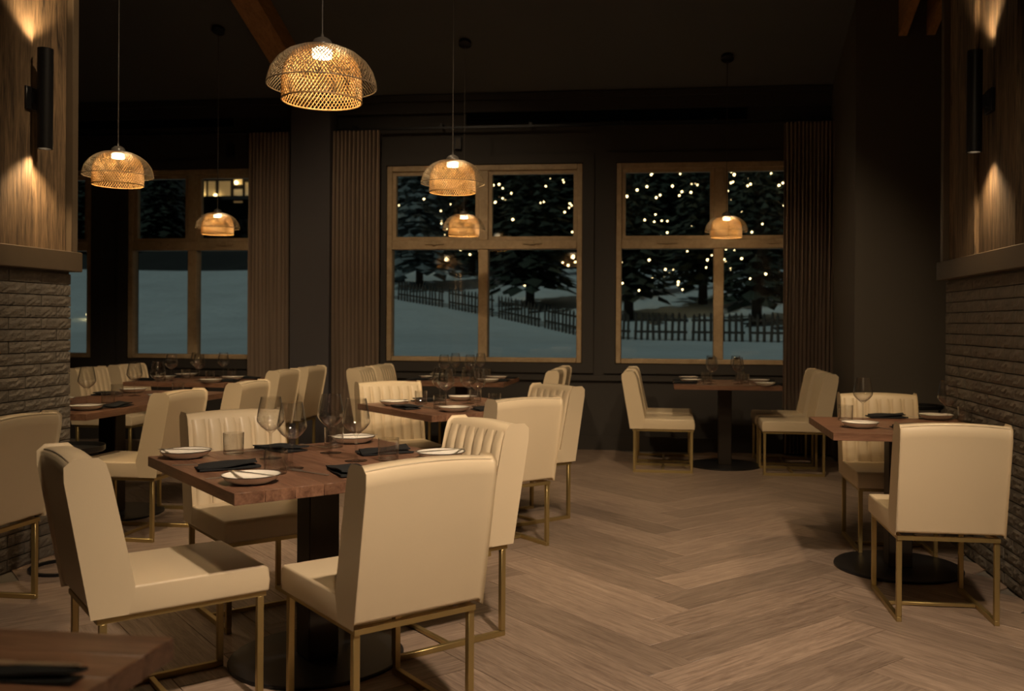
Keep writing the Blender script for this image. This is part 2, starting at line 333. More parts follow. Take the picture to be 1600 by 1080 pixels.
for px, py, lab in ((360, 233, 'small black wall speaker above the window beside the long table'), (715, 224, 'small black wall speaker above the snowy fence window')):
    r, hw, h = wall_box('wall_speaker', px-5, px+5, py-9, py+9, 'black', lab, 'speaker', .05)
    link('grille', boxm('grille', (-hw+.012, hw-.012, -.042, -.001, -h+.012, h-.012), 'column'), r)
zr = 3.262
for xa, xb, lab in ((-8.0, xc0-.01, 'black curtain rail running from the pilaster past the long-table windows'), (xc1+.01, XS-.01, 'black curtain rail across the two fairy-light windows')):
    r = empty('curtain_rail', ((xa+xb)/2, YB-.11, zr), 0, lab, 'curtain rail'); hl = (xb-xa)/2
    link('rail', boxm('rail', (-hl, hl, -.012, .012, 0, .022), 'black'), r)
    for k in range(6): x = -hl+.2+k*(2*hl-.4)/5; link('bracket', boxm('bracket', (x-.015, x+.015, -.012, .109, .022, .05), 'black'), r)
def curtain(pa, pb, folds, lab):
    xa, xb = on_y(pa, YB-.11), on_y(pb, YB-.11); bm = bmesh.new(); n = folds*10; rows = [0.02, .6, 1.3, 2.0, 2.7, 3.1, 3.255]; rnd = random.Random(pa)
    ph = [rnd.uniform(-.25, .25) for _ in range(folds+1)]
    for side in (0, 1):
        g = []
        for z in rows:
            row = []
            for i in range(n+1):
                t = i/n; a = 2*PI*folds*t; k = min(folds, int(t*folds)); sway = 1+.15*math.sin(z*1.3+k)
                x = xa+(xb-xa)*t+.006*math.sin(a*2+z)*(1 if 0 < i < n else 0)
                y = .055*math.sin(a+ph[k]*math.sin(z))*sway*(.8 if z > 3 else 1)+(.003 if side else 0)
                row.append(bm.verts.new((x-(xa+xb)/2, y, z)))
            g.append(row)
        for r0, r1 in zip(g, g[1:]):
            for i in range(n): bm.faces.new((r0[i], r0[i+1], r1[i+1], r1[i]))
    o = link('curtain', mesh('curtain', bm, 'curtain', 60), None, ((xa+xb)/2, YB-.11, 0)); tag(o, lab, 'curtain')
curtain(387, 451, 11, 'pleated taupe curtain on the long-table side of the slate pilaster')
curtain(517, 592, 12, 'pleated taupe curtain between the slate pilaster and the snowy fence window')
curtain(1224, 1302, 13, 'pleated taupe curtain at the corner of the window bay by the taupe wall')
# ---- sconces
def sconce(X, Y, sgn, lab):
    r = empty('wall_sconce', (X, Y, 2.43), 0, lab, 'wall lamp', 'cylinder sconces on the timber piers')
    link('mount_plate', boxm('mount_plate', (min(0, sgn*.022), max(0, sgn*.022), -.055, .055, -.06, .06), 'black', .003), r, (sgn*.024, 0, 0))
    link('arm', boxm('arm', (min(.02*sgn, .06*sgn), max(.02*sgn, .06*sgn), -.02, .02, -.03, .03), 'black'), r, (sgn*.024, 0, 0))
    bm = bmesh.new(); lathe(bm, [(.030, .245), (.038, .26), (.038, -.26), (.030, -.26), (.030, -.235), (.030, .245)], 28)
    link('tube', mesh('tube', bm, 'black', 40), r, (sgn*.11, 0, 0))
    for s in (1, -1):
        bm = bmesh.new(); lathe(bm, [(0, 0), (.029, 0)], 20); lens = link('lens', mesh('lens', bm, 'sconce_led'), r, (sgn*.11, 0, s*.236+(.004 if s > 0 else 0)))
        L = bpy.data.lights.new('sconce_light', 'SPOT'); L.energy = 22; L.color = (1, .68, .36); L.spot_size = math.radians(112); L.spot_blend = .75; L.shadow_soft_size = .02
        lo = bpy.data.objects.new('sconce_light', L); C.objects.link(lo); lo.parent = r; lo.location = (sgn*.11, 0, s*.255); lo.rotation_euler = (PI, 0, 0) if s > 0 else (0, 0, 0)
sconce(XL, 4.463, 1, 'black cylinder up-down sconce on the barn boards above the tray table')
sconce(XR, 4.989, -1, 'black cylinder up-down sconce on the barn boards above the two-seat table')
# ------------------------------------------------------------------ pendants
def lattice(prof, n, hgt_turn, r, name, m):
    """diamond lattice over a profile [(radius, z)...] from top to bottom"""
    bm = bmesh.new(); P = [Vector((a, b)) for a, b in prof]; S = 16
    cum = [0]
    for a, b in zip(P, P[1:]): cum.append(cum[-1]+(b-a).length)
    def at(t):
        d = t*cum[-1]
        for k in range(len(P)-1):
            if d <= cum[k+1]+1e-9: f = (d-cum[k])/(cum[k+1]-cum[k]); return P[k].lerp(P[k+1], f)
        return P[-1]
    for dr in (1, -1):
        for i in range(n):
            pts = []
            for s in range(S+1):
                t = s/S; q = at(t); a = 2*PI*i/n+dr*hgt_turn*t; pts.append((q.x*math.cos(a), q.x*math.sin(a), q.y))
            tube(bm, pts, r, 3)
    q = P[-1]; tube(bm, [(q.x*math.cos(2*PI*i/40), q.x*math.sin(2*PI*i/40), q.y) for i in range(40)], r*1.9, 6, True)
    q = P[0]; tube(bm, [(q.x*math.cos(2*PI*i/24), q.x*math.sin(2*PI*i/24), q.y) for i in range(24)], r*1.6, 5, True)
    return mesh(name, bm, m, 60)
prof_in = [(.042, .195), (.075, .190), (.105, .172), (.127, .145), (.140, .110), (.1445, .07), (.145, .03), (.145, 0)]
prof_out = [(.045, .200), (.090, .193), (.130, .174), (.163, .146), (.186, .112), (.198, .075), (.200, .055)]
me_in = lattice(prof_in, 62, 1.15, .0017, 'inner_shade', 'mesh_in'); me_out = lattice(prof_out, 78, 1.0, .0011, 'outer_shade', 'mesh_out')
bm = bmesh.new(); lathe(bm, [(0, .162), (.035, .162), (.037, .165), (.037, .193), (0, .193)], 24); me_led = mesh('led_puck', bm, 'led', 40)
bm = bmesh.new(); lathe(bm, [(.042, .196), (.041, .210), (.035, .224), (.022, .234), (.007, .239), (.004, .25), (0, .25)], 24); me_cap = mesh('cap', bm, 'cap', 50)
bm = bmesh.new(); lathe(bm, [(0, 0), (.06, 0), (.06, -.03), (.052, -.036), (0, -.036)], 28); me_can = mesh('canopy', bm, 'black', 40)
def pendant(px, d, lab, power=3.0):
    a = ray(px); x, y = a[0]*d, a[1]*d; zb = 2.10
    r = empty('pendant_lamp', (x, y, zb), 0, lab, 'pendant lamp', 'woven double-dome pendant lamps')
    link('inner_shade', me_in, r); link('outer_shade', me_out, r); link('led_puck', me_led, r); link('cap', me_cap, r)
    zc = ceil_z(y)-zb; bm = bmesh.new(); tube(bm, [(0, 0, .245), (0, 0, zc-.02)], .0028, 6); link('cord', mesh('cord', bm, 'cap'), r)
    link('ceiling_canopy', me_can, r, (0, 0, zc-.004), (math.atan(-.40) if y > 5 else 0, 0, 0))
    L = bpy.data.lights.new('pendant_light', 'POINT'); L.energy = power; L.color = (1, .70, .36); L.shadow_soft_size = .03
    lo = bpy.data.objects.new('pendant_light', L); C.objects.link(lo); lo.parent = r; lo.location = (0, 0, .125)
pendant(501, 3.45, 'woven double-dome pendant lamp hanging over the foreground cornerwise table')
pendant(183, 5.62, 'woven double-dome pendant lamp hanging over the long table behind the brick pier')
pendant(706, 5.85, 'woven double-dome pendant lamp hanging over the cornerwise table farther in')
pendant(339, 8.75, 'small woven pendant lamp hanging before the window beside the curtain and pilaster')
pendant(724, 8.75, 'small woven pendant lamp hanging before the snowy fence window')
pendant(1134, 8.75, 'small woven pendant lamp hanging before the window at the bay corner')
# ------------------------------------------------------------------ chairs
def leg_mesh(): return boxm('leg', (-.011, .011, -.011, .011, .022, .355), 'brass', .002)
me_leg = leg_mesh(); me_run = boxm('runner', (-.011, .011, -.255, .255, 0, .022), 'brass', .002)
me_str = boxm('stretcher', (-.19, .19, -.010, .010, .003, .019), 'brass', .002)
bm = bmesh.new(); box(bm, -.212, .212, -.262, -.24, .355, .372); box(bm, -.212, .212, .24, .262, .355, .372); box(bm, -.212, -.19, -.24, .24, .355, .372); box(bm, .19, .212, -.24, .24, .355, .372)
me_fr = mesh('seat_frame', bm, 'brass')
bm = bmesh.new(); prism(bm, [(-.195, .372), (.268, .372), (.272, .41), (.266, .452), (.25, .462), (-.195, .462)], 'x', -.2255, .2255)
bmesh.ops.bevel(bm, geom=[e for e in bm.edges if abs(e.verts[0].co.x-e.verts[1].co.x) < 1e-6 or True], offset=.010, segments=3, profile=.6, affect='EDGES', clamp_overlap=True)
me_seat = mesh('seat', bm, 'leather', 50)
bm = bmesh.new(); bk = [(-.272, .388), (-.185, .388), (-.168, .462), (-.240, .80), (-.252, .838), (-.268, .853), (-.330, .853), (-.346, .838), (-.345, .80)]
nx = 10; secs = []
for i in range(nx+1):
    x = -.226+.452*i/nx; cr = .012*(1-(x/.228)**2); s = 1-.06*(abs(x)/.228)**6
    secs.append([bm.verts.new((x, y, z+(cr if z > .79 else 0))) for y, z in bk])
bm.faces.new(secs[0]); bm.faces.new(secs[-1][::-1])
for a, b in zip(secs, secs[1:]):
    for i in range(len(bk)): j = (i+1) % len(bk); bm.faces.new((a[i], a[j], b[j], b[i]))
bm.normal_update()
ed = [e for e in bm.edges if len(e.link_faces) == 2 and e.calc_face_angle(0) > .9]
bmesh.ops.bevel(bm, geom=ed, offset=.012, segments=3, profile=.6, affect='EDGES')
me_back = mesh('backrest', bm, 'leather', 50)
bm = bmesh.new(); cw = .0665; NB = 12; prof_c = []
for j in range(9):     # along the slope from seat to top, then rolled over
    t = j/8; prof_c.append((t, (1-.0)*(0.25+.75*min(1, (1-t)*9)) if t > .88 else 1.0))
g = []
for t, k in prof_c:
    z = .462+t*(.834-.462); yb = -.170+(-.240+.170)*(z-.46)/(.80-.46); row = []
    for i in range(NB+1):
        u = -1+2*i/NB; row.append(bm.verts.new((u*cw/2, yb-.004+(.019*k)*(1-abs(u)**4), z)))
    g.append(row)
for a, b in zip(g, g[1:]):
    for i in range(NB): bm.faces.new((a[i], a[i+1], b[i+1], b[i]))
rim = [g[0][i] for i in range(NB+1)]+[g[j][NB] for j in range(1, 9)]+[g[8][i] for i in range(NB-1, -1, -1)]+[g[j][0] for j in range(7, 0, -1)]
bm.faces.new(rim[::-1])
me_chan = mesh('channel', bm, 'leather', 60)
bm = bmesh.new()
for s in (-1, 1):
    tube(bm, [(s*.2235, -.2715, .38), (s*.2235, -.344, .80), (s*.2225, -.343, .838)], .0026, 5); tube(bm, [(s*.221, -.172, .462), (s*.221, -.243, .80), (s*.219, -.255, .838)], .0022, 5)
tube(bm, [(x*.222, -.336, .8485+.012*(1-(x)**2)) for x in [i/6-1 for i in range(13)]], .0024, 5)
me_pip = mesh('piping', bm, 'piping', 60)
def chair(pos, face, lab, group, first=[None]):
    """pos: seat centre on the floor, face: angle of the facing direction (degrees, 90 = towards the windows)"""
    r = empty('dining_chair', (pos[0], pos[1], 0), math.radians(face-90), lab, 'chair', group)
    for sx in (-1, 1):
        for sy in (-1, 1): link('leg', me_leg, r, (sx*.201, sy*.244, 0))
        link('runner', me_run, r, (sx*.201, 0, 0))
    link('stretcher', me_str, r); link('seat_frame', me_fr, r); link('seat', me_seat, r)
    b = link('backrest', me_back, r); link('piping', me_pip, b)
    for k in range(6): link('channel', me_chan, b, ((k-2.5)*.0695, 0, 0))
    return r
# ------------------------------------------------------------------ tables
def table(cx, cy, wx_, wy_, rz, lab, ns=10, base=True):
    r = empty('dining_table', (cx, cy, 0), rz, lab, 'table', 'walnut pedestal dining tables')
    sw = wy_/ns; me = boxm('tabletop_stave', (-wx_/2, wx_/2, -sw/2+.0003, sw/2-.0003, .712, .75), 'walnut', .0012)
    for k in range(ns): link('tabletop_stave', me, r, (0, -wy_/2+sw*(k+.5), 0))
    link('mounting_plate', boxm('mounting_plate', (-.28, .28, -.28, .28, .700, .712), 'black'), r)
    if base:
        link('column', boxm('column', (-.06, .06, -.06, .06, .014, .70), 'column', .004), r)
        bm = bmesh.new(); lathe(bm, [(0, 0), (.322, 0), (.325, .004), (.325, .010), (.321, .014), (0, .014)], 64); link('base_disc', mesh('base_disc', bm, 'black', 40), r)
    return r
# ---- tableware meshes
bm = bmesh.new()
lathe(bm, [(0, .0), (.042, 0), (.043, .0015), (.02, .004), (.006, .008), (.0042, .02), (.0040, .085), (.0055, .098), (.018, .108), (.038, .125), (.0505, .142), (.0530, .152), (.050, .172), (.0440, .205), (.0375, .238),
           (.0367, .238), (.0432, .205), (.0491, .172), (.0520, .152), (.0495, .1428), (.037, .1262), (.017, .1105), (0, .106)], 32)
me_wine = mesh('wine_glass', bm, 'glass', 60)
bm = bmesh.new(); lathe(bm, [(0, 0), (.036, 0), (.039, .003), (.0405, .085), (.0393, .085), (.0375, .010), (.030, .009), (0, .009)], 32); me_tum = mesh('tumbler', bm, 'glass', 50)
bm = bmesh.new(); lathe(bm, [(0, 0), (.055, 0), (.060, .003), (.082, .014), (.094, .028), (.0925, .0285), (.079, .017), (.058, .007), (0, .006)], 40); me_plate = mesh('plate', bm, 'china', 50)
bm = bmesh.new(); lathe(bm, [(.0922, .0278), (.0945, .0272), (.0948, .0290), (.0935, .0298), (.0922, .0292)], 40, True); me_prim = mesh('plate_rim', bm, 'rim', 50)
def napkin_mesh(seed):
    rnd = random.Random(seed); bm = bmesh.new()
    for k, (w_, h_, z0, z1) in enumerate(((.105, .055, 0, .010), (.102, .053, .0105, .021))):
        n, m_ = 8, 4; top = []; bot = []
        for i in range(n+1):
            for j in range(m_+1):
                u, v = -1+2*i/n, -1+2*j/m_; e = max(abs(u), abs(v))
                x, y = u*w_+(.010*k*v), v*h_+.004*u*k; dz = .003*math.sin(3*u+2*v+seed+k)+.004*k*u
                t = .004 if e > .99 else 0
                top.append(bm.verts.new((x, y, z1+dz-t+.002))); bot.append(bm.verts.new((x, y, (z0 if k == 0 else z0+dz+.0005)+(t*.8))))
        I = lambda i, j: i*(m_+1)+j
        for i in range(n):
            for j in range(m_):
                bm.faces.new((top[I(i, j)], top[I(i+1, j)], top[I(i+1, j+1)], top[I(i, j+1)])); bm.faces.new((bot[I(i, j+1)], bot[I(i+1, j+1)], bot[I(i+1, j)], bot[I(i, j)]))
        ring = [I(i, 0) for i in range(n+1)]+[I(n, j) for j in range(1, m_+1)]+[I(i, m_) for i in range(n-1, -1, -1)]+[I(0, j) for j in range(m_-1, 0, -1)]
        for a in range(len(ring)): b = (a+1) % len(ring); bm.faces.new((top[ring[a]], top[ring[b]], bot[ring[b]], bot[ring[a]]))
    return mesh('napkin', bm, 'napkin', 70)
me_nap = [napkin_mesh(k) for k in range(3)]
def flatware(outline, name, zfun, th=.0022, m='steel'):
    bm = bmesh.new(); A = [bm.verts.new((x, y, zfun(y)+th)) for x, y in outline]; B = [bm.verts.new((x, y, zfun(y))) for x, y in outline]
    n = len(outline); h = n//2
    for i in range(h-1):
        bm.faces.new((A[i], A[i+1], A[n-2-i], A[n-1-i])); bm.faces.new((B[n-1-i], B[n-2-i], B[i+1], B[i]))
    for i in range(n): j = (i+1) % n; bm.faces.new((A[j], A[i], B[i], B[j]))
    return bm
kn = [(.004, -.105), (.0062, -.09), (.0058, -.04), (.0045, -.01), (.008, .005), (.0095, .05), (.007, .09), (.001, .108)]
me_knife = mesh('knife', flatware(kn+[(-x*.8, y) for x, y in kn[::-1]], 'knife', lambda y: .001), 'steel', 40)
fk = [(.005, -.10), (.0065, -.085), (.0045, -.04), (.003, .01), (.004, .035), (.011, .052), (.0115, .06)]
bm = flatware(fk+[(-x, y) for x, y in fk[::-1]], 'fork', lambda y: .001+.012*max(0, y+.02)**1.0*1.6 if y < .05 else .001+.0018)
for k in range(4): x = -.0095+k*.00633; box(bm, x-.0016, x+.0016, .059, .098, .0035, .0055)
me_fork = mesh('fork', bm, 'steel', 40)
def ware(name, me, p, rz, lab, cat, group=None, z=.7505, sub=None):
    o = link(name, me, None, (p[0], p[1], z), (0, 0, rz)); tag(o, lab, cat, group)
    return o
def plate(p, where, z=.7505, knife=True, rz=0, grp=None):
    o = ware('side_plate', me_plate, p, rz, f'cream dark-rimmed side plate {where}', 'plate', f'side plates {grp or where}', z); link('rim', me_prim, o)
    if knife: k = ware('butter_knife', me_knife, p, rz+.6, f'butter knife across the plate {where}', 'knife', f'butter knives {grp or where}', z+.0295)
def setting(cx, cy, face, half, at, grp, off=0, seed=0, wx=.06, tx=.14, tf=.25, pr=-.23, nr=0):
    """one cover at the edge of a table centred (cx,cy); face = direction the diner looks (deg)"""
    a = math.radians(face); fx, fy = math.cos(a), math.sin(a); rx, ry = fy, -fx
    def P(r, f): r += off; return (cx+rx*r+fx*(f-half), cy+ry*r+fy*(f-half))
    rnd = random.Random(seed*31+int(face)); j = lambda s: rnd.uniform(-s, s); rz = a-PI/2
    ware('napkin', me_nap[seed % 3], P(j(.006), .10+j(.006)), rz+nr+j(.10), f'folded charcoal napkin {at}', 'napkin', f'napkins {grp}')
    plate(P(pr+j(.006), .15+j(.01)), at, rz=rz+j(.4), grp=grp)
    ware('fork', me_fork, P(-.03+j(.01), .255), rz+PI/2+j(.15), f'steel fork {at}', 'fork', f'forks {grp}')
    ware('table_knife', me_knife, P(.0, .20+j(.01)), rz+PI/2+j(.10), f'steel table knife {at}', 'knife', f'table knives {grp}')
    ware('wine_glass', me_wine, P(wx+j(.01), .345+j(.01)), 0, f'tall clear wine glass {at}', 'wine glass', f'wine glasses {grp}')
    ware('tumbler', me_tum, P(tx+j(.006), tf+j(.006)), 0, f'clear water tumbler {at}', 'tumbler', f'tumblers {grp}')
D45 = PI/4
u = Vector((-math.sin(D45), math.cos(D45))); v = Vector((math.cos(D45), math.sin(D45)))
# ---- T1: cornerwise table, first row
F1 = flo(367.5, 768.75, .75).xy; S1 = .98; c1 = F1+(u+v)*S1/2
W1 = 'the cornerwise table in the foreground'
t1 = table(c1.x, c1.y, S1, S1, math.radians(135), 'square walnut table set cornerwise in the foreground, four covers laid, chair on every side')
G1 = 'cream chairs around the foreground cornerwise table'
chair(Vector(flo(159.5, 971, .355).xy)+.25*v+.2*u, 45, 'cream chair in profile at the foreground cornerwise table, back towards the brick pier', G1)
chair(Vector(flo(560, 990, .355).xy)+.25*u+.2*v, 135, 'cream chair at the foreground cornerwise table, smooth back facing the open floor', G1)
chair(Vector(flo(788.5, 992).xy)-.25*v+.2*u, 225, 'cream tufted chair tucked into the foreground cornerwise table, facing the brick pier', G1)
chair(Vector(flo(360.6, 852, .355).xy)+.25*u+.2*v, 315, 'cream tufted chair at the foreground cornerwise table, its back towards the long table', G1)
def T1(px, py): return flo(px, py, .75).xy
AT1 = ['before the profile chair, foreground cornerwise table', 'before the smooth-backed chair, foreground cornerwise table', 'before the chair facing the pier, foreground cornerwise table', 'before the chair backing the long table, foreground cornerwise table']
GR1 = 'on the foreground cornerwise table'
for k, (px, py), rz in ((0, (292, 712), .3), (1, (394, 752), -.2), (3, (553, 690), .5), (2, (690, 716), .9)): plate(T1(px, py), AT1[k], rz=rz+D45, grp=GR1)
for k, (px, py), rz in ((0, (357, 729), D45-.12), (3, (440, 701), -D45+.25), (1, (547, 737), -D45-.2), (2, (602, 707), D45-.15)): ware('napkin', me_nap[k % 3], T1(px, py), rz, f'folded charcoal napkin {AT1[k]}', 'napkin', f'napkins {GR1}')
for k, px, py in ((0, 424, 714), (1, 457, 730), (3, 518, 706), (2, 557.5, 719)): ware('wine_glass', me_wine, T1(px, py), 0, f'tall clear wine glass {AT1[k]}', 'wine glass', f'wine glasses {GR1}')
for k, px, py in ((0, 366, 707), (1, 432, 738), (3, 523, 697), (2, 608, 718)): ware('tumbler', me_tum, T1(px, py), 0, f'clear water tumbler {AT1[k]}', 'tumbler', f'tumblers {GR1}')
for k, px, py, rz in ((0, 392, 703, -D45+.1), (1, 484, 737, D45+.30), (3, 492, 696, D45+PI+.2), (2, 662, 722, D45+.2)): ware('fork', me_fork, T1(px, py), rz, f'steel fork {AT1[k]}', 'fork', f'forks {GR1}')
for k, px, py, rz in ((0, 318, 723, -D45-.35), (1, 372, 742, -D45-.05), (2, 645, 705, -D45)): ware('table_knife', me_knife, T1(px, py), rz, f'steel table knife {AT1[k]}', 'knife', f'table knives {GR1}')
# ---- T4: second cornerwise table
F4 = flo(675.5, 648.5, .75).xy; S4 = .94; c4 = F4+(u+v)*S4/2; W4 = 'the cornerwise table farther in'
table(c4.x, c4.y, S4, S4, math.radians(135), 'square walnut table set cornerwise, between the foreground cornerwise table and the windows')
G4 = 'cream chairs around the farther cornerwise table'
AT4 = ['on the pier side', 'before the smooth-backed chair', 'before the chair on the open-floor side', 'before the tufted pilaster-side chair']
for k, fa in enumerate((45, 135, 225, 315)): setting(c4.x, c4.y, fa, S4/2, AT4[k]+', farther cornerwise table', 'on the farther cornerwise table', seed=k)
chair((c4+u*(S4/2+.05)-v*.12), 305, 'cream channel-tufted chair pushed under the farther cornerwise table on its pilaster side', G4)
chair(Vector(flo(857, 853).xy)+.25*u-.2*v, 135, 'cream chair at the farther cornerwise table, smooth back facing the open floor', G4)
chair(Vector(flo(885, 811).xy)-.22*v+.2*u, 225, 'cream tufted chair at the farther cornerwise table, facing the long table', G4)
# ---- T2: long table behind the brick pier
p2 = flo(136, 643, .75); W2 = 'the long table behind the brick pier'
T2w, T2l = .80, 1.75; c2 = (p2.x-T2w/2, p2.y+T2l/2)
table(c2[0], c2[1], T2l, T2w, PI/2, 'long walnut pedestal table partly behind the brick and timber pier', 8)
G2 = 'cream chairs around the long table'
for off in (-.42, .42):
    setting(c2[0], c2[1], 180, T2w/2, 'on the open side of the long table, %s end' % ('pier' if off < 0 else 'window'), 'on the long table', off=off, seed=5 if off < 0 else 6)
    setting(c2[0], c2[1], 0, T2w/2, 'on the hidden side of the long table, %s end' % ('window' if off < 0 else 'pier'), 'on the long table', off=off, seed=7 if off < 0 else 8)
pg = flo(241, 844); chair((pg.x-.25, pg.y+.2), 180, 'cream chair at the pier end of the long table, smooth back to the room', G2)
chair((pg.x-.25, pg.y+1.12), 180, 'cream leather chair at the window end of the long table, on its open side', G2)
# ---- window tables
def window_table(cx, cy, lab, where, sides, dx=.54, yy=(-.24, .36), labs=(), grp=''):
    where_at = 'at the '+where
    table(cx, cy, .92, .86, 0, lab)
    for s, fa in ((-1, 0), (1, 180)):
        for q in (-.21, .21): setting(cx, cy, fa, .46, '%s, %s, %s' % (where_at, sides[(s+1)//2], 'away from glass' if q*s < 0 else 'by the glass'), 'on '+where, off=q, seed=int(10+s+q*10), wx=.03, tx=.11, tf=.29, pr=-.165, nr=PI/2)
    i = 0
    for s, fa in ((-1, 0), (1, 180)):
        for y in yy: chair((cx+s*dx, cy+y), fa, labs[i], grp); i += 1
b1 = flo(1133, 729)
window_table(b1.x, b1.y, 'walnut pedestal window table in front of the bay-corner window', 'bay-corner window table', ('bare-wall side', 'curtain side'), .55, (-.30, .32),
  ('cream chair in clear profile at the bay-corner window table, facing the corner curtain', 'cream chair half hidden behind its twin, bare-wall side of the bay-corner window table', 'cream chair on the curtain side of the bay-corner window table, farther from the glass', 'cream chair next to the corner curtain, bay-corner window table, closest to the glass'), 'cream chairs around the bay-corner window table')
a = ray(724); b2 = Vector((a[0]*8.65, a[1]*8.65))
window_table(b2.x, b2.y, 'walnut pedestal window table below the snowy fence window', 'fence window table', ('pilaster side', 'bare-wall side'), .60, (-.25, .35),
  ('cream tufted chair on the pilaster side of the fence window table, farther from glass', 'cream tufted chair on the pilaster side of the fence window table, closest to glass', 'cream chair on the bare-wall side of the fence window table, farther from glass', 'cream chair on the bare-wall side of the fence window table, closest to glass'), 'cream chairs around the fence-window table')
b3 = flo(310, 590, .75)
window_table(b3.x, min(b3.y, 8.55), 'walnut pedestal window table behind the long table, by the pilaster curtain', 'pilaster window table', ('pier side', 'pilaster side'), .62, (-.25, .38),
  ('cream tufted chair facing the pilaster, pilaster window table, farther from the glass', 'cream tufted chair facing the pilaster, pilaster window table, closest to the glass', 'cream chair in front of the pilaster curtain, back to the pilaster, farther from the glass', 'cream chair right beside the slate pilaster, back to it, closest to the glass'), 'cream chairs around the pilaster window table')
# ---- T_r: two-seat table against the brick pier
pa, pb = flo(1303, 679, .75), flo(1257, 654, .75); W5 = 'the two-seat table against the brick wall'
wr_, dr_ = XR-.02-pa.x-.03, .80; c5 = (pa.x+wr_/2, pa.y+dr_/2)
table(c5[0], c5[1], wr_, dr_, 0, 'walnut pedestal table for two standing against the dark brick wall', 9)
AT5 = ['before the smooth-backed chair, brick-wall table', 'before the tufted chair, brick-wall table']; GR5 = 'on the brick-wall table'
for k, px, py in ((1, 1349, 661), (0, 1482, 669)): ware('wine_glass', me_wine, flo(px, py, .75).xy, 0, f'tall clear wine glass {AT5[k]}', 'wine glass', f'wine glasses {GR5}')
for k, px, py in ((1, 1322, 660), (0, 1509, 663)): ware('tumbler', me_tum, flo(px, py, .75).xy, 0, f'clear water tumbler {AT5[k]}', 'tumbler', f'tumblers {GR5}')
for k, px, py in ((0, 1345, 671), (1, 1463, 659)): plate(flo(px, py, .75).xy, AT5[k], rz=k+.4, grp=GR5)
for k, px, py in ((1, 1386, 656), (0, 1428, 673)): ware('napkin', me_nap[k], flo(px, py, .75).xy, .1, f'folded charcoal napkin {AT5[k]}', 'napkin', f'napkins {GR5}')
for k, px, py in ((0, 1376, 672), (1, 1436, 656)): ware('fork', me_fork, flo(px, py, .75).xy, .5+PI*k, f'steel fork {AT5[k]}', 'fork', f'forks {GR5}')
pe = flo(1410, 975); pe2 = flo(1556, 981)
chair(((pe.x+pe2.x)/2, pe.y+.25), 90, 'cream chair at the two-seat brick-wall table, smooth back to the room', 'cream chairs at the two-seat table')
chair((c5[0]+.06, c5[1]+dr_/2+.10), 270, 'cream channel-tufted chair behind the two-seat brick-wall table, facing the room', 'cream chairs at the two-seat table')
# ---- lone chair at the pier, foreground table corner
pj = flo(58, 931); chair((pj.x-.25, pj.y-.2), 180, 'cream chair beside the ring-base tray table, facing the brick pier closely', 'cream chair facing the brick pier')
p0 = flo(275, 992, .75)
table(p0.x-.46, p0.y-.46, .92, .92, 0, 'walnut table corner with a napkin and knife, closest to the profile chair')
W0 = 'the walnut table corner closest to the profile chair'
o = ware('napkin', me_nap[0], flo(18, 1058, .75).xy, .03, f'rolled charcoal napkin on {W0}', 'napkin'); o.scale = (1.0, .30, .8)
ware('table_knife', me_knife, flo(22, 1056, .75).xy, PI/2+.06, f'steel knife lying over the napkin on {W0}', 'knife', z=.771)
# ---- black tray tables
def tray(c, top, lab, ang=PI):
    r = empty('tray_table', (c[0], c[1], 0), 0, lab, 'side table', 'black ring-base tray tables')
    bm = bmesh.new(); lathe(bm, [(.150, 0), (.170, 0), (.170, .014), (.150, .014)], 40, True); link('base_ring', mesh('base_ring', bm, 'black', 40), r)
    px_, py_ = .16*math.cos(ang), .16*math.sin(ang)
    bm = bmesh.new(); tube(bm, [(px_, py_, .012), (px_, py_, top-.012)], .011, 10); link('pole', mesh('pole', bm, 'black', 50), r)
    bm = bmesh.new(); lathe(bm, [(0, top-.012), (.178, top-.012), (.186, top-.006), (.186, top+.018), (.181, top+.018), (.180, top-.003), (0, top-.004)], 44); link('tray_top', mesh('tray_top', bm, 'tray', 40), r)
ct = flo(104, 884); tray(ct, .615, 'round black tray table with ring base standing at the end of the brick pier', PI)
a = ray(1437); tray((a[0]*7.55, a[1]*7.55), .615, 'round black tray table behind the two-seat table, by the taupe wall', 0)
# ------------------------------------------------------------------ room lighting: ceiling track spots (out of the frame)
def spot(pos, tgt, power, size, blend=.4, col=(1, .76, .47), soft=.05, lab=''):
    r = empty('track_spotlight', pos, 0, lab, 'spotlight', 'black ceiling track spotlights')
    q = (Vector(tgt)-Vector(pos)).to_track_quat('-Z', 'Y').to_euler()
    bm = bmesh.new(); lathe(bm, [(.040, -.03), (.050, -.03), (.050, .11), (.02, .125), (0, .125)], 20); link('head', mesh('head', bm, 'black', 40), r, (0, 0, 0), q)
    bm = bmesh.new(); lathe(bm, [(0, .0), (.040, .0)], 20); link('lens', mesh('lens', bm, 'sconce_led'), r, (0, 0, 0), q)
    bm = bmesh.new(); tube(bm, [(0, 0, .1), (0, 0, ceil_z(pos[1])-pos[2]-.005)], .010, 8); link('stem', mesh('stem', bm, 'black'), r)
    L = bpy.data.lights.new('track_light', 'SPOT'); L.energy = power; L.color = col; L.spot_size = math.radians(size); L.spot_blend = blend; L.shadow_soft_size = soft
    lo = bpy.data.objects.new('track_light', L); C.objects.link(lo); lo.parent = r; lo.rotation_euler = q
    lo.location = q.to_matrix() @ Vector((0, 0, -.04))
KEY = (1, .74, .46)
spot((1.0, 0.6, 4.6), (-.25, 3.4, .6), 800, 54, .9, (1, .77, .56), .10, 'black track spotlight aimed at the foreground cornerwise table')
spot((1.1, 2.4, 4.6), (-.8, 6.0, .5), 290, 50, .7, KEY, .10, 'black track spotlight aimed at the farther cornerwise table')
